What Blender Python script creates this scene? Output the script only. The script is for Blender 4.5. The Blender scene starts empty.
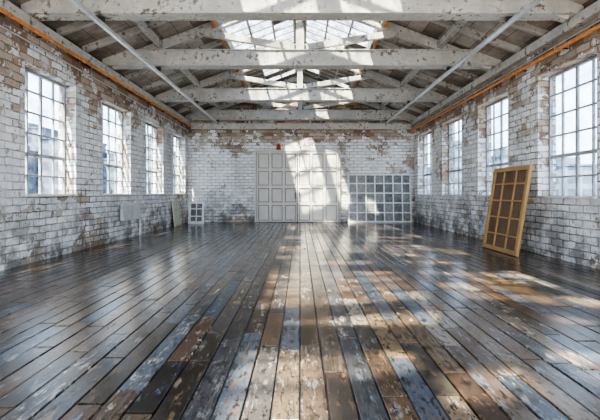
import bpy, math, random
from mathutils import Vector, Matrix
random.seed(7)
S = bpy.context.scene
COL = S.collection

# ------------------------------------------------------------------ helpers
class MB:
    def __init__(s): s.v=[]; s.f=[]; s.m=[]; s.mats=[]
    def mi(s,mat):
        if mat not in s.mats: s.mats.append(mat)
        return s.mats.index(mat)
    def hexa(s,p,mat):
        b=len(s.v); s.v+= [tuple(q) for q in p]; i=s.mi(mat)
        for f in ((0,3,2,1),(4,5,6,7),(0,1,5,4),(1,2,6,5),(2,3,7,6),(3,0,4,7)):
            s.f.append(tuple(b+k for k in f)); s.m.append(i)
    def box(s,x0,x1,y0,y1,z0,z1,mat,M=None):
        p=[Vector(q) for q in ((x0,y0,z0),(x1,y0,z0),(x1,y1,z0),(x0,y1,z0),(x0,y0,z1),(x1,y0,z1),(x1,y1,z1),(x0,y1,z1))]
        if M is not None: p=[M@q for q in p]
        s.hexa(p,mat)
    def bar(s,a,b,w,h,mat,up=(0,0,1)):
        a=Vector(a); b=Vector(b); d=(b-a).normalized(); up=Vector(up)
        sd=d.cross(up).normalized(); u=sd.cross(d).normalized()
        sd*=w/2; u*=h/2
        s.hexa([a-sd-u,a+sd-u,b+sd-u,b-sd-u,a-sd+u,a+sd+u,b+sd+u,b-sd+u],mat)
    def cyl(s,a,b,r,mat,n=12):
        a=Vector(a); b=Vector(b); d=(b-a).normalized()
        up=Vector((0,0,1)) if abs(d.z)<.9 else Vector((1,0,0))
        u=d.cross(up).normalized(); w=d.cross(u)
        k=len(s.v); i=s.mi(mat)
        for c in (a,b):
            for j in range(n):
                t=2*math.pi*j/n; s.v.append(tuple(c+u*math.cos(t)*r+w*math.sin(t)*r))
        for j in range(n):
            j2=(j+1)%n; s.f.append((k+j,k+j2,k+n+j2,k+n+j)); s.m.append(i)
        s.f.append(tuple(k+j for j in reversed(range(n)))); s.m.append(i)
        s.f.append(tuple(k+n+j for j in range(n))); s.m.append(i)
    def sphere(s,c,r,mat,n=12,sq=1.0):
        k=len(s.v); i=s.mi(mat); R=6
        for a in range(R+1):
            ph=math.pi*a/R
            for j in range(n):
                t=2*math.pi*j/n
                s.v.append((c[0]+r*math.sin(ph)*math.cos(t),c[1]+r*math.sin(ph)*math.sin(t),c[2]+r*sq*math.cos(ph)))
        for a in range(R):
            for j in range(n):
                j2=(j+1)%n; s.f.append((k+a*n+j,k+(a+1)*n+j,k+(a+1)*n+j2,k+a*n+j2)); s.m.append(i)
    def obj(s,name,bevel=0,parent=None):
        me=bpy.data.meshes.new(name); me.from_pydata(s.v,[],s.f); 
        for m in s.mats: me.materials.append(m)
        me.polygons.foreach_set('material_index',s.m); me.update()
        import bmesh
        bm=bmesh.new(); bm.from_mesh(me); bmesh.ops.recalc_face_normals(bm,faces=bm.faces); bm.to_mesh(me); bm.free()
        o=bpy.data.objects.new(name,me); COL.objects.link(o)
        if bevel:
            b=o.modifiers.new('bevel','BEVEL'); b.width=bevel; b.segments=2; b.limit_method='ANGLE'
        if parent: o.parent=parent
        return o
def empty(name):
    e=bpy.data.objects.new(name,None); e.empty_display_size=.2; COL.objects.link(e); return e

# ------------------------------------------------------------------ material helpers
class NT:
    def __init__(s,name):
        s.mat=bpy.data.materials.new(name); s.mat.use_nodes=True
        s.t=s.mat.node_tree; s.t.nodes.clear()
        s.out=s.n('ShaderNodeOutputMaterial')
    def n(s,ty,**k):
        nd=s.t.nodes.new(ty)
        for a,b in k.items(): setattr(nd,a,b)
        return nd
    def set(s,sock,v):
        if isinstance(v,bpy.types.NodeSocket): s.t.links.new(v,sock)
        elif isinstance(v,(tuple,list)) and len(v)==3 and sock.type=='RGBA': sock.default_value=(*v,1)
        elif sock.type=='RGBA' and isinstance(v,(int,float)): sock.default_value=(v,v,v,1)
        else: sock.default_value=v
    def math(s,op,a,b=0.0,clamp=False):
        nd=s.n('ShaderNodeMath',operation=op); nd.use_clamp=clamp
        s.set(nd.inputs[0],a); s.set(nd.inputs[1],b); return nd.outputs[0]
    def mix(s,f,a,b,mode='MIX'):
        nd=s.n('ShaderNodeMix',data_type='RGBA',blend_type=mode)
        s.set(nd.inputs[0],f); s.set(nd.inputs[6],a); s.set(nd.inputs[7],b); return nd.outputs[2]
    def ramp(s,f,stops,interp='LINEAR'):
        nd=s.n('ShaderNodeValToRGB'); cr=nd.color_ramp; cr.interpolation=interp
        while len(cr.elements)<len(stops): cr.elements.new(.5)
        for e,(p,c) in zip(cr.elements,stops):
            e.position=p; e.color=(*c,1) if not isinstance(c,(int,float)) else (c,c,c,1)
        s.set(nd.inputs[0],f); return nd.outputs[0]
    def mr(s,v,a,b,c,d):
        nd=s.n('ShaderNodeMapRange'); s.set(nd.inputs[0],v)
        for i,q in enumerate((a,b,c,d)): nd.inputs[i+1].default_value=q
        return nd.outputs[0]
    def pos(s): return s.n('ShaderNodeNewGeometry').outputs['Position']
    def sep(s,v):
        nd=s.n('ShaderNodeSeparateXYZ'); s.set(nd.inputs[0],v); return nd.outputs
    def comb(s,x,y,z=0.0):
        nd=s.n('ShaderNodeCombineXYZ')
        for i,q in enumerate((x,y,z)): s.set(nd.inputs[i],q)
        return nd.outputs[0]
    def scale(s,v,sc):
        nd=s.n('ShaderNodeVectorMath',operation='MULTIPLY'); s.set(nd.inputs[0],v); nd.inputs[1].default_value=sc; return nd.outputs[0]
    def add(s,v,w):
        nd=s.n('ShaderNodeVectorMath',operation='ADD'); s.set(nd.inputs[0],v); s.set(nd.inputs[1],w); return nd.outputs[0]
    def noise(s,v,sc,det=6,rough=.6,col=False):
        nd=s.n('ShaderNodeTexNoise'); s.set(nd.inputs['Vector'],v)
        nd.inputs['Scale'].default_value=sc; nd.inputs['Detail'].default_value=det; nd.inputs['Roughness'].default_value=rough
        return nd.outputs[1 if col else 0]
    def bump(s,h,st,d):
        nd=s.n('ShaderNodeBump'); nd.inputs['Strength'].default_value=st; nd.inputs['Distance'].default_value=d
        s.set(nd.inputs['Height'],h); return nd.outputs[0]
    def pbsdf(s,col,rough=.6,metal=0.0,nrm=None,spec=None):
        nd=s.n('ShaderNodeBsdfPrincipled'); s.set(nd.inputs['Base Color'],col); s.set(nd.inputs['Roughness'],rough)
        nd.inputs['Metallic'].default_value=metal
        if nrm is not None: s.set(nd.inputs['Normal'],nrm)
        if spec is not None: nd.inputs['Specular IOR Level'].default_value=spec
        s.t.links.new(nd.outputs[0],s.out.inputs[0]); return nd

def m_brick():
    t=NT('painted_brick'); P=t.pos(); x,y,z=t.sep(P)
    u=t.math('ADD',x,y); d=t.sep(t.noise(P,4,4,.6,True))
    u2=t.math('ADD',u,t.math('MULTIPLY',d[0],.08)); z2=t.math('ADD',z,t.math('MULTIPLY',d[1],.07))
    br=t.n('ShaderNodeTexBrick'); t.set(br.inputs['Vector'],t.comb(u2,z2))
    br.inputs['Color1'].default_value=(0,0,0,1); br.inputs['Color2'].default_value=(1,1,1,1); br.inputs['Mortar'].default_value=(.5,.5,.5,1)
    br.inputs['Scale'].default_value=1; br.inputs['Mortar Size'].default_value=.014; br.inputs['Mortar Smooth'].default_value=.5
    br.inputs['Brick Width'].default_value=.42; br.inputs['Row Height'].default_value=.16
    rnd=t.sep(br.outputs['Color'])[0]; mort=br.outputs['Fac']
    fine=t.noise(P,14,6,.65); big=t.noise(P,.75,4,.6); med=t.noise(P,3.2,8,.7)
    raw=t.ramp(t.math('ADD',t.math('MULTIPLY',rnd,.75),t.math('MULTIPLY',fine,.3)),
        [(0.05,(.10,.075,.06)),(.3,(.27,.155,.105)),(.5,(.36,.25,.175)),(.7,(.43,.35,.27)),(.95,(.55,.47,.39))])
    raw=t.mix(mort,raw,(.24,.22,.20))
    paint=t.mix(t.ramp(med,[(.35,0),(.65,1)]),(.72,.73,.74),(.93,.925,.91))
    paint=t.mix(t.math('MULTIPLY',rnd,.30),paint,(.50,.505,.52))
    mv=t.ramp(t.noise(P,1.6,6,.7),[(.38,.1),(.62,1)])
    paint=t.mix(t.math('MULTIPLY',mort,mv),paint,(.15,.14,.13))
    m=t.math('ADD',t.math('MULTIPLY',big,.9),t.math('MULTIPLY',med,.75))
    m=t.math('ADD',m,t.math('MULTIPLY',fine,.35)); m=t.math('ADD',m,t.math('MULTIPLY',rnd,.20))
    m=t.math('ADD',m,t.mr(z,3.5,4.9,0,.28)); m=t.math('ADD',m,t.mr(z,.0,.5,.12,0))
    ax=t.math('ABSOLUTE',t.math('SUBTRACT',x,.05))
    m=t.math('ADD',m,t.mr(ax,5.86,5.9,0,.10))
    mask=t.mr(m,1.225,1.265,0,1)
    c=t.mix(mask,paint,raw)
    gr=t.math('MULTIPLY',t.mr(z,0,1.8,.95,.08),t.ramp(t.noise(P,1.9,8,.7),[(.43,0),(.58,1)]))
    c=t.mix(gr,c,(.17,.16,.15))
    st=t.ramp(t.noise(t.scale(P,(1,1,.5)),1.1,7,.7),[(.50,0),(.69,.45)])
    c=t.mix(st,c,(.34,.33,.32))
    sp=t.ramp(t.noise(P,5.5,8,.75),[(.59,0),(.645,.85)])
    c=t.mix(sp,c,(.19,.165,.145))
    h=t.math('SUBTRACT',t.math('MULTIPLY',fine,.4),mort); h=t.math('SUBTRACT',h,t.math('MULTIPLY',mask,.35)); h=t.math('ADD',h,t.math('MULTIPLY',rnd,.3))
    t.pbsdf(c,.75,nrm=t.bump(h,1,.035)); return t.mat

def m_wood(name,c1,c2,chip,chip_amt=.55,rough=.7):
    t=NT(name); P=t.pos()
    a=t.noise(P,2.2,7,.65); b=t.noise(P,9,8,.7)
    c=t.mix(t.ramp(a,[(.35,0),(.65,1)]),c1,c2)
    mk=t.ramp(t.math('ADD',t.math('MULTIPLY',a,.4),t.math('MULTIPLY',b,.6)),[(chip_amt-.02,0),(chip_amt+.04,1)])
    c=t.mix(mk,c,chip)
    t.pbsdf(c,rough,nrm=t.bump(b,.4,.01)); return t.mat

def m_plain(name,c,rough=.5,metal=0.0,var=.12):
    t=NT(name); P=t.pos(); a=t.noise(P,6,6,.6)
    c2=tuple(q*(1-var*2.2) for q in c)
    t.pbsdf(t.mix(t.ramp(a,[(.35,0),(.7,1)]),c,c2),rough,metal,nrm=t.bump(a,.15,.005)); return t.mat

def m_glass(name,tint,refl=.08,dirty=None):
    t=NT(name); P=t.pos()
    tr=t.n('ShaderNodeBsdfTransparent')
    if dirty: t.set(tr.inputs[0],t.mix(t.ramp(t.noise(P,2.5,6,.65),[(.38,0),(.62,1)]),tint,dirty))
    else: tr.inputs[0].default_value=(*tint,1)
    gl=t.n('ShaderNodeBsdfGlossy'); gl.inputs['Roughness'].default_value=.05
    mx=t.n('ShaderNodeMixShader'); mx.inputs[0].default_value=refl
    t.t.links.new(tr.outputs[0],mx.inputs[1]); t.t.links.new(gl.outputs[0],mx.inputs[2]); t.t.links.new(mx.outputs[0],t.out.inputs[0]); return t.mat

def m_floor():
    t=NT('weathered_planks'); P=t.pos()
    at=t.n('ShaderNodeAttribute',attribute_name='plank'); r,g,b=t.sep(at.outputs['Color'])
    off=t.add(P,t.comb(t.math('MULTIPLY',g,17.0),t.math('MULTIPLY',r,31.0),0.0))
    base=t.ramp(r,[(0,(.014,.011,.009)),(.11,(.052,.032,.020)),(.24,(.070,.068,.071)),(.36,(.034,.045,.063)),(.46,(.105,.066,.040)),(.57,(.055,.048,.043)),
        (.67,(.13,.072,.040)),(.75,(.09,.115,.15)),(.85,(.19,.135,.085)),(.93,(.28,.245,.20))],'CONSTANT')
    grain=t.noise(t.scale(off,(34,2.2,1)),1,8,.75)
    blot=t.noise(t.scale(off,(7.5,2.8,1)),1.3,10,.78)
    c=t.mix(t.ramp(grain,[(.35,0),(.7,.8)]),base,t.mix(b,(.010,.008,.007),(.19,.145,.105)))
    pm=t.ramp(t.math('ADD',t.math('MULTIPLY',blot,.65),t.math('MULTIPLY',grain,.35)),[(.53,0),(.565,1)])
    pc=t.ramp(g,[(0,(.22,.21,.20)),(.20,(.13,.165,.22)),(.42,(.24,.165,.10)),(.60,(.40,.365,.32)),(.80,(.16,.090,.055))],'CONSTANT')
    c=t.mix(t.math('MULTIPLY',pm,.75),c,pc)
    cr=t.ramp(t.noise(t.scale(off,(12,4.5,1)),1.5,9,.8),[(.42,.92),(.48,0)])
    c=t.mix(cr,c,(.008,.007,.006))
    ro=t.ramp(t.noise(t.scale(off,(2.5,1.0,1)),1.5,8,.7),[(.38,.06),(.52,.13),(.66,.28)])
    h=t.math('ADD',t.math('MULTIPLY',grain,.6),t.math('MULTIPLY',blot,.8))
    t.pbsdf(c,ro,nrm=t.bump(h,.4,.007),spec=1.0); return t.mat

def m_ceil():
    t=NT('roof_boards'); P=t.pos(); x,y,z=t.sep(P)
    br=t.n('ShaderNodeTexBrick'); t.set(br.inputs['Vector'],t.comb(y,x))
    br.inputs['Color1'].default_value=(0,0,0,1); br.inputs['Color2'].default_value=(1,1,1,1); br.inputs['Mortar'].default_value=(0,0,0,1)
    br.inputs['Scale'].default_value=1; br.inputs['Mortar Size'].default_value=.006; br.inputs['Brick Width'].default_value=2.6; br.inputs['Row Height'].default_value=.45
    rnd=t.sep(br.outputs['Color'])[0]; n=t.noise(P,2.2,8,.7)
    c=t.ramp(t.math('ADD',t.math('MULTIPLY',rnd,.3),t.math('MULTIPLY',n,.7)),[(.2,(.12,.095,.075)),(.42,(.25,.21,.175)),(.6,(.40,.36,.32)),(.85,(.58,.55,.51))])
    c=t.mix(br.outputs['Fac'],c,(.06,.05,.04))
    t.pbsdf(c,.8,nrm=t.bump(t.math('SUBTRACT',n,br.outputs['Fac']),.5,.02)); return t.mat

BRICK=m_brick(); FLOOR=m_floor(); CEIL=m_ceil()
BEAM=m_wood('beam_paint',(.40,.39,.37),(.57,.555,.52),(.18,.15,.12),.555)
BEAMD=m_wood('rafter_paint',(.40,.385,.36),(.52,.50,.47),(.17,.135,.10),.55)
RUST=m_plain('rust_orange',(.62,.27,.10),.55,0,.25)
ORANGE=m_plain('orange_pipe_paint',(.78,.32,.10),.45,0,.2)
STEEL=m_plain('galvanised_steel',(.70,.71,.73),.35,.5)
FRAME=m_plain('window_frame_paint',(.36,.38,.40),.5)
RADP=m_plain('radiator_paint',(.50,.51,.52),.5)
FRAMEW=m_plain('white_frame_paint',(.78,.80,.80),.5)
SILL=m_wood('sill_paint',(.72,.72,.71),(.55,.55,.54),(.3,.27,.24),.58)
GLASS=m_glass('window_glass',(.80,.85,.89),.06,(.62,.67,.73))
SKYG=m_glass('skylight_glass',(.78,.83,.88),.05,(.46,.49,.52))
SUNBLOCK=m_plain('skylight_sun_block',(.25,.22,.20),.8)  # opaque panes, added to break the sunlight into patches
DOOR1=m_wood('door_paint_grey',(.54,.515,.475),(.60,.575,.535),(.38,.35,.31),.62,.55)
DOOR2=m_wood('door_paint_light',(.70,.675,.625),(.75,.725,.68),(.47,.43,.38),.63,.55)
DOORR=m_plain('door_recess_shade',(.24,.22,.20),.7)  # recess shade put into the colour so the door panels stand out
DARKM=m_plain('dark_metal',(.08,.08,.09),.45,.5)
SASHG=m_plain('dusty_sash_pane',(.24,.245,.25),.18,0,.25)
SASHG2=m_plain('pale_sash_pane',(.32,.33,.33),.18,0,.2)
SASHF=m_plain('sash_frame',(.76,.77,.78),.5)
GOLD=m_wood('golden_pine',(.42,.26,.105),(.33,.195,.08),(.20,.11,.05),.60,.5)
KRAFT=m_wood('hardboard_backing',(.13,.08,.052),(.18,.12,.08),(.09,.055,.035),.58,.7)
GREEN=m_plain('pale_green_panel',(.50,.56,.50),.6)
YEL=m_plain('raw_timber',(.60,.50,.32),.6)
RED=m_plain('red_enamel',(.65,.06,.03),.35)
def m_build():
    t=NT('facade'); P=t.pos(); x,y,z=t.sep(P)
    br=t.n('ShaderNodeTexBrick'); t.set(br.inputs['Vector'],t.comb(t.math('ADD',x,y),z)); br.offset=0
    br.inputs['Color1'].default_value=(.06,.085,.12,1); br.inputs['Color2'].default_value=(.08,.11,.15,1); br.inputs['Mortar'].default_value=(.14,.17,.21,1)
    br.inputs['Scale'].default_value=1; br.inputs['Mortar Size'].default_value=.6; br.inputs['Brick Width'].default_value=3.4; br.inputs['Row Height'].default_value=3
    t.pbsdf(br.outputs[0],.8); return t.mat
BLD=m_build()

# ------------------------------------------------------------------ dimensions
XL,XR,YB,YF=-5.8,5.9,20.7,-3.0
T=.45; ZT=5.3; RID=7.6; K=(RID-5.3)/6.1
def rz(x): return RID-abs(x)*K
# ------------------------------------------------------------------ floor
b=MB(); cols=[]
W=.20; x=XL
b.box(XL,XR,YF,YB,-.2,-.03,DARKM); nb=6
while x<XR-.01:
    x1=min(x+W,XR); y=YF-random.random()*1.8
    while y<YB:
        L=random.uniform(.7,2.0); y0=max(y,YF); y1=min(y+L,YB)
        if y1-y0>.05:
            g=.006; zt=random.uniform(-.005,.0)
            p=[(x+g,y0+g,-.03),(x1-g,y0+g,-.03),(x1-g,y1-g,-.03),(x+g,y1-g,-.03)]
            e=.005; tl=random.uniform(-.002,.002)
            q=[(x+g,y0+g,zt-e),(x1-g,y0+g,zt-e+tl),(x1-g,y1-g,zt-e+tl),(x+g,y1-g,zt-e)]
            r=[(x+g+e,y0+g+e,zt),(x1-g-e,y0+g+e,zt+tl),(x1-g-e,y1-g-e,zt+tl),(x+g+e,y1-g-e,zt)]
            k=len(b.v); b.v+=p+q+r; mi=b.mi(FLOOR)
            fs=[(k+8,k+9,k+10,k+11)]
            for a in range(4):
                c=(a+1)%4; fs.append((k+a,k+c,k+4+c,k+4+a)); fs.append((k+4+a,k+4+c,k+8+c,k+8+a))
            b.f+=fs; b.m+=[mi]*len(fs); rc=(random.random(),random.random(),random.random(),1); cols+=[rc]*len(fs)
        y+=L
    x+=W
me=bpy.data.meshes.new('floor'); me.from_pydata(b.v,[],b.f)
for m in b.mats: me.materials.append(m)
me.polygons.foreach_set('material_index',b.m)
ca=me.color_attributes.new('plank','FLOAT_COLOR','CORNER')
cc=[(0,0,0,1)]*nb+cols
for p in me.polygons:
    for li in p.loop_indices: ca.data[li].color=cc[p.index]
me.update(); fo=bpy.data.objects.new('floor',me); COL.objects.link(fo)

# ------------------------------------------------------------------ walls + windows
WL=[(-1.45,.45),(1.85,3.75),(5.15,7.05),(8.44,10.36),(11.78,13.70),(15.06,16.98),(18.3,20.2)]
WR=[(-1.9,.0),(1.4,3.3),(4.7,6.6),(7.95,9.92),(11.35,13.26),(14.6,16.6),(17.95,20.0)]
def wall(name,xi,xo,wins,z0,z1):
    w=MB(); a,c=min(xi,xo),max(xi,xo)
    w.box(a,c,YF,YB,-.2,z0,BRICK); w.box(a,c,YF,YB,z1,ZT,BRICK)
    y=YF
    for (p,q) in wins: w.box(a,c,y,p,z0,z1,BRICK); y=q
    w.box(a,c,y,YB,z0,z1,BRICK)
    return w.obj(name)
wall('wall_left',XL,XL-T,WL,1.42,4.27); wall('wall_right',XR,XR+T,WR,1.38,4.38)
w=MB(); w.box(XL-T,XR+T,YB,YB+T,-.2,ZT,BRICK)
k=len(w.v); mi=w.mi(BRICK)
for yy in (YB,YB+T): w.v+=[(XL-T,yy,ZT),(XR+T,yy,ZT),(0.05,yy,RID)]
w.f+=[(k,k+1,k+2),(k+5,k+4,k+3),(k,k+2,k+5,k+3),(k+1,k+4,k+5,k+2)]; w.m+=[mi]*4
w.obj('wall_back')

def window(idx,xi,sgn,y0,y1,z0,z1,cols=4,rows=6):
    e=empty('window_%d'%idx); xg=xi+sgn*.30
    f=MB(); d=.035
    fw=.06
    f.box(xg-d,xg+d,y0,y0+fw,z0,z1,FRAME); f.box(xg-d,xg+d,y1-fw,y1,z0,z1,FRAME)
    f.box(xg-d,xg+d,y0+fw,y1-fw,z0,z0+fw,FRAME); f.box(xg-d,xg+d,y0+fw,y1-fw,z1-fw,z1,FRAME)
    for i in range(1,cols):
        yy=y0+(y1-y0)*i/cols; t=.035 if i==cols//2 else .02
        f.box(xg-.025,xg+.025,yy-t,yy+t,z0+fw,z1-fw,FRAME)
    for i in range(1,rows):
        zz=z0+(z1-z0)*i/rows; t=.04 if i in (2,) else .02
        f.box(xg-.022,xg+.022,y0+fw,y1-fw,zz-t,zz+t,FRAME)
    f.obj('sash_frame',.004,e)
    g=MB(); g.box(xg-.004,xg+.004,y0+fw,y1-fw,z0+fw,z1-fw,GLASS); g.obj('glass',0,e)
    s=MB(); a,c=sorted((xi-sgn*.05,xg-sgn*.03)); s.box(a,c,y0+.002,y1-.002,z0-.001,z0+.05,SILL); s.obj('sill',.008,e)
n=1
for (p,q) in WL: window(n,XL,-1,p,q,1.42,4.27); n+=1
for (p,q) in WR: window(n,XR,1,p,q,1.38,4.38); n+=1

# ------------------------------------------------------------------ roof / ceiling
TR=[.7,4.6,8.45,11.85,16.2,20.35]
c=MB()
def slab(xa,xb,y0,y1,mat,th=.12,dz=0):
    c.hexa([(xa,y0,rz(xa)+dz),(xb,y0,rz(xb)+dz),(xb,y1,rz(xb)+dz),(xa,y1,rz(xa)+dz),(xa,y0,rz(xa)+th+dz),(xb,y0,rz(xb)+th+dz),(xb,y1,rz(xb)+th+dz),(xa,y1,rz(xa)+th+dz)],mat)
SX=2.45; SI=.18
slab(XL-T-.1,-SX,YF,YB+T,CEIL); slab(SX,XR+T+.1,YF,YB+T,CEIL)
slab(-SI,0,YF,YB+T,CEIL); slab(0,SI,YF,YB+T,CEIL)
for sg in (-1,1):
    a,bb=sorted((sg*SI,sg*SX))
    slab(a,bb,YF,-1.8,CEIL); slab(a,bb,20.0,YB+T,CEIL)
    for ty in TR[:-1]: slab(a,bb,ty-.22,ty+.22,CEIL)
c.obj('ceiling')
# skylight panes + bars
e=empty('skylight'); fr=MB(); c=MB()
spans=[(-1.8,TR[0]-.22)]+[(TR[i]+.22,TR[i+1]-.22) for i in range(4)]+[(TR[4]+.22,20.0)]
for si,(y0,y1) in enumerate(spans):
    ny=max(2,round((y1-y0)/.6))
    for sg in (-1,1):
        for j in range(ny+1):
            yy=y0+(y1-y0)*j/ny
            fr.bar((sg*SI,yy,rz(SI)+.05),(sg*SX,yy,rz(SX)+.05),.075,.09,BEAM)
        for xx in (SI+.03,SI+(SX-SI)/3,SI+(SX-SI)*2/3,SX-.03):
            fr.bar((sg*xx,y0,rz(xx)+.05),(sg*xx,y1,rz(xx)+.05),.065,.08,BEAM)
        for j in range(ny):
            for q in range(3):
                xa=SI+(SX-SI)*q/3; xb=SI+(SX-SI)*(q+1)/3
                pb=(.20,.25,.34,.38,.15,.25)[si]
                if si==5 and sg>0 and q>0: pb=.9  # extra blockers added to aim the sun at the doors
                if si==5 and sg<0 and q==2: pb=1.0
                mat=SUNBLOCK if random.random()<pb else SKYG  # random opaque panes added to dapple the sun on the floor
                a,bb=sorted((sg*xa,sg*xb))
                slab(a,bb,y0+(y1-y0)*j/ny,y0+(y1-y0)*(j+1)/ny,mat,.01,.05)
fr.obj('glazing_bars',0,e); c.obj('panes',0,e)

# rafters + purlins (timber roof frame)
f=MB()
for i in range(len(TR)-1):
    for q in (1/3,2/3):
        yy=TR[i]+(TR[i+1]-TR[i])*q
        for sg,xe in ((-1,XL),(1,XR)):
            f.bar((sg*SX,yy,rz(SX)-.08),(xe,yy,rz(xe)-.08),.12,.16,BEAMD)
for sg in (-1,1):
    f.bar((sg*SX,YF,rz(SX)-.12),(sg*SX,YB-.01,rz(SX)-.12),.16,.24,BEAMD)
    f.bar((sg*4.1,YF,rz(4.1)-.20),(sg*4.1,YB-.01,rz(4.1)-.20),.14,.18,BEAMD)
    f.bar((sg*(SX+.04),YF,rz(SX)-.28),(sg*(SX+.04),YB-.01,rz(SX)-.28),.07,.07,RUST)
f.bar((0,YF,RID-.14),(0,YB-.01,RID-.14),.10,.24,BEAMD)
f.obj('roof_rafters',.006)
# trusses
for t in TR:
    f=MB(); zb=5.25; h=.42
    f.box(XL+.001,XR-.001,t-.15,t+.15,zb,zb+h,BEAM)
    f.box(XL+.001,XR-.001,t-.19,t+.19,zb-.03,zb,BEAM)
    f.box(XL+.001,XR-.001,t-.19,t+.19,zb+h,zb+h+.03,BEAM)
    f.box(-.12,.12,t-.12,t+.12,zb+h,RID-.05,BEAM)
    for sg,xe in ((-1,XL+.25),(1,XR-.25)):
        f.bar((sg*.05,t,RID-.22),(xe,t,rz(xe)-.22),.18,.28,BEAM)
        f.bar((sg*.08,t,zb+h+.12),(sg*2.8,t,rz(2.8)-.32),.15,.18,BEAM)
        f.box(*sorted((sg*.17,sg*.12)),t-.13,t+.13,zb+.1,zb+.6,DARKM)
    f.obj('roof_truss',.008)
# wall plates
for nm,x0,x1 in (('trim_1',XL,XL+.16),('trim_2',XR-.16,XR)):
    f=MB(); f.box(x0,x1,YF,YB-.002,5.0,5.218,BEAM); f.obj(nm,.006)
f=MB(); f.box(XL+.17,XR-.17,YB-.10,YB-.002,4.80,5.1,BEAM); f.obj('trim_3',.006)

# pipes
def pipe_run(name,x,z,r,mat,wallx,step=1.6):
    f=MB(); f.cyl((x,YF,z),(x,YB-.12,z),r,mat,14); y=YF+.6
    while y<YB-.2:
        f.cyl((x,y-.03,z),(x,y+.03,z),r*1.35,mat,14)
        a,c_=sorted((x,wallx)); f.box(a,c_,y-.012,y+.012,z-.012,z+.012,DARKM); y+=step
    f.obj(name)
pipe_run('heating_pipe',XL+.20,4.93,.042,ORANGE,XL+.001); pipe_run('heating_pipe',XR-.20,4.68,.042,ORANGE,XR-.001)
pipe_run('cable_conduit',XL+.06,4.70,.018,STEEL,XL+.001); pipe_run('cable_conduit',XR-.06,4.86,.018,STEEL,XR-.001)
for x in (-4.25,4.42):
    f=MB(); z=5.10
    f.box(x-.045,x+.045,YF,20.45,z-.02,z+.03,STEEL)
    f.cyl((x+.08,YF,z),(x+.08,20.45,z),.016,STEEL)
    for t in TR:
        f.box(x-.07,x+.12,t-.03,t+.03,z+.02,5.222,DARKM)
    f.obj('cable_tray')

# ------------------------------------------------------------------ double door
e=empty('door_1'); dx0,dx1,dz=-2.225,1.97,3.62; yf=YB-.16
f=MB(); f.box(dx0-.10,dx0,yf-.02,YB-.001,0,dz+.10,DOOR1); f.box(dx1,dx1+.10,yf-.02,YB-.001,0,dz+.10,DOOR1); f.box(dx0,dx1,yf-.02,YB-.001,dz,dz+.10,DOOR1)
f.obj('door_casing',.01,e)
mid=(dx0+dx1)/2
for nm,a,c_,mat in (('leaf_a',dx0+.015,mid-.02,DOOR1),('leaf_b',mid+.02,dx1-.015,DOOR2)):
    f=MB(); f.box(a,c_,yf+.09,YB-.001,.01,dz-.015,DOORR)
    w_=c_-a; zs=[.01,.95,1.82,2.7,dz-.015]; s_=.07
    for i in range(4):
        x_=a+w_*i/3
        f.box(max(a,x_-s_),min(c_,x_+s_),yf,yf+.09,.01,dz-.015,mat)
    for z_ in zs:
        for i in range(3):
            f.box(a+w_*i/3+s_,a+w_*(i+1)/3-s_,yf,yf+.09,max(.01,z_-s_*1.1),min(dz-.015,z_+s_*1.1),mat)
    for i in range(3):
        for j in range(4):
            f.box(a+w_*i/3+s_+.028,a+w_*(i+1)/3-s_-.028,yf+.05,yf+.09,zs[j]+.105,zs[j+1]-.105,mat)
    f.obj(nm,.01,e)
f=MB()
for x_ in (mid-.12,mid+.12):
    f.cyl((x_,yf-.06,1.2),(x_,yf-.06,1.55),.018,DARKM); f.box(x_-.02,x_+.02,yf-.06,yf,1.2,1.23,DARKM); f.box(x_-.02,x_+.02,yf-.06,yf,1.52,1.55,DARKM)
f.obj('pull_handles',0,e)
f=MB(); f.box(-1.2,-1.0,YB-.16,YB-.001,3.721,3.80,DARKM); f.cyl((-1.1,YB-.10,3.80),(-1.1,YB-.10,3.86),.09,DARKM); f.sphere((-1.1,YB-.12,3.90),.11,RED,12,1.1); f.obj('alarm_lamp')

# ------------------------------------------------------------------ leaning sashes
def sash(M,w,h,cols,rows,fm,pm,fw=.07,mw=.03,th=.05,pm2=None):
    f=MB()
    f.box(0,fw,0,th,0,h,fm,M); f.box(w-fw,w,0,th,0,h,fm,M); f.box(fw,w-fw,0,th,0,fw,fm,M); f.box(fw,w-fw,0,th,h-fw,h,fm,M)
    for i in range(1,cols):
        x_=w*i/cols; f.box(x_-mw/2,x_+mw/2,.005,th-.005,fw,h-fw,fm,M)
    for i in range(1,rows):
        z_=h*i/rows; f.box(fw,w-fw,.006,th-.006,z_-mw/2,z_+mw/2,fm,M)
    if pm2 is None: f.box(fw,w-fw,th*.6,th*.6+.01,fw,h-fw,pm,M)
    else:
        for i in range(cols):
            for j in range(rows):
                f.box(max(fw,w*i/cols),min(w-fw,w*(i+1)/cols),th*.6,th*.6+.01,max(fw,h*j/rows),min(h-fw,h*(j+1)/rows),pm2 if random.random()<.4 else pm,M)
    return f
a=math.radians(5)
M=Matrix.Translation((2.46,YB-.05-2.5*math.sin(a)-.02,0))@Matrix.Rotation(-a,4,'X')
f=sash(M,3.26,2.5,7,5,SASHF,SASHG,.08,.06,.05,SASHG2); f.obj('steel_window_sash',.004)
a=math.radians(7)
M=Matrix.Translation((-5.46,19.5,0))@Matrix.Rotation(-a,4,'X')
f=sash(M,.78,1.1,2,3,FRAMEW,SASHG,.12,.05)
for xx in (.2,.6):
    p=M@Vector((xx,.05,.9)); f.bar(p,(p.x,p.y+.45,.02),.04,.03,YEL)
f.obj('white_window_sash',.004)
M=Matrix.Translation((XL+.20,17.9,0))@Matrix.Rotation(math.radians(-8),4,'Y')@Matrix.Rotation(math.radians(90),4,'Z')
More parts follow.
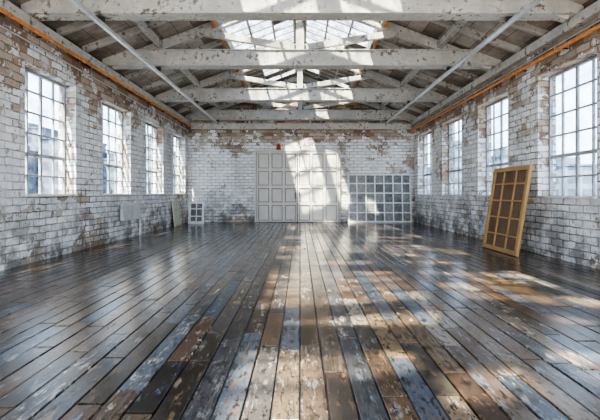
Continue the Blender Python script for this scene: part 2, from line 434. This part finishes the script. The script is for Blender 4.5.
f=MB(); f.box(0,.85,0,.03,0,1.15,GREEN,M); f.box(.0,.06,-.03,0,0,1.15,YEL,M); f.box(.79,.85,-.03,0,0,1.15,YEL,M); f.box(.06,.79,-.03,0,1.09,1.15,YEL,M); f.box(.06,.79,-.03,0,0,.06,YEL,M)
f.obj('green_panel',.004)
B0=Vector((5.06,9.38,0)); H=Vector((5.40,9.38,2.16)); up=(H-B0).normalized(); yv=Vector((0,1,0)); nv=yv.cross(up).normalized()
if nv.x<0: nv=-nv
M=Matrix(((yv.x,nv.x,up.x,B0.x),(yv.y,nv.y,up.y,B0.y),(yv.z,nv.z,up.z,B0.z+.012),(0,0,0,1)))
hh=(H-B0).length
f=sash(M,1.74,hh,3,5,GOLD,KRAFT,.11,.04,.07)
for yy in (.75,1.25):
    p=M@Vector((yy,.07,hh*.66)); f.bar(p,(XR-.001,p.y,p.z-.12),.04,.04,GOLD)
f.obj('wooden_frame',.006)
# radiator
e=empty('radiator'); f=MB(); y0,y1,z0,z1=12.75,14.15,.60,1.14
nf=14
for i in range(nf):
    ya=y0+(y1-y0)*i/nf; f.box(XL+.06,XL+.17,ya+.012,ya+(y1-y0)/nf-.012,z0,z1,RADP)
f.box(XL+.08,XL+.15,y0,y1,z0+.04,z0+.09,RADP); f.box(XL+.08,XL+.15,y0,y1,z1-.09,z1-.04,RADP)
f.obj('fins',.012,e)
f=MB(); f.cyl((XL+.11,y1+.08,0),(XL+.11,y1+.08,z0+.065),.016,STEEL); f.cyl((XL+.11,y1+.08,z0+.065),(XL+.11,y1-.02,z0+.065),.016,STEEL)
for yy in (y0+.2,y1-.2): f.box(XL+.0005,XL+.08,yy-.02,yy+.02,z1-.10,z1-.04,DARKM)
f.obj('feed_pipe',0,e)

# ------------------------------------------------------------------ outside
f=MB()
for (x,y,w_,d_,h_) in ((-66,92,12,14,11),(-54,96,9,12,14),(-47,104,11,12,10),(-42,112,8,12,16),(-38,120,9,12,12),(-80,118,16,12,20),
    (64,96,10,12,8),(76,100,8,12,5.5),(54,104,9,12,11),(45,112,9,12,14),(36,120,8,12,9),(-75,50,20,24,12),(70,55,20,24,7)):
    f.box(x-w_/2,x+w_/2,y-d_/2,y+d_/2,-1,h_,BLD); f.box(x-w_/4,x+w_/8,y-d_/4,y+d_/4,h_,h_+1.8,BLD); f.box(x-w_/2-.2,x+w_/2+.2,y-d_/2-.2,y+d_/2+.2,h_-.4,h_+.01,BLD)
f.obj('distant_buildings')

# ------------------------------------------------------------------ light
sd=bpy.data.lights.new('sun','SUN'); sd.energy=38; sd.angle=math.radians(1.3); sd.color=(1,.83,.60)
so=bpy.data.objects.new('sun',sd); COL.objects.link(so); so.location=(-8,-10,25)
so.rotation_euler=Vector((.22,.5,-.8)).to_track_quat('-Z','Y').to_euler()
wd=bpy.data.worlds.new('sky'); S.world=wd; wd.use_nodes=True; nt=wd.node_tree; nt.nodes.clear()
o=nt.nodes.new('ShaderNodeOutputWorld'); bg=nt.nodes.new('ShaderNodeBackground'); tc=nt.nodes.new('ShaderNodeTexCoord'); sp=nt.nodes.new('ShaderNodeSeparateXYZ'); cr=nt.nodes.new('ShaderNodeValToRGB'); ad=nt.nodes.new('ShaderNodeMath'); ad.operation='MULTIPLY_ADD'; ad.inputs[1].default_value=.5; ad.inputs[2].default_value=.5
nt.links.new(tc.outputs['Generated'],sp.inputs[0]); nt.links.new(sp.outputs[2],ad.inputs[0]); nt.links.new(ad.outputs[0],cr.inputs[0]); nt.links.new(cr.outputs[0],bg.inputs[0]); nt.links.new(bg.outputs[0],o.inputs[0])
E=cr.color_ramp.elements; E[0].position=.46; E[0].color=(.66,.65,.63,1); E[1].position=.5; E[1].color=(.90,.94,1,1)
x_=E.new(.62); x_.color=(.72,.80,.90,1)
x_=E.new(.85); x_.color=(.52,.61,.74,1)
bg.inputs[1].default_value=5.2

# ------------------------------------------------------------------ camera
cd=bpy.data.cameras.new('camera'); cam=bpy.data.objects.new('camera',cd); COL.objects.link(cam)
cd.sensor_width=36; cd.lens=24; cd.shift_y=-17/600
cam.location=(0,0,1.5); cam.rotation_euler=(math.radians(90),0,0); cd.clip_end=500
S.camera=cam
S.view_settings.view_transform='AgX'; S.view_settings.look='AgX - High Contrast'; S.view_settings.exposure=0.5
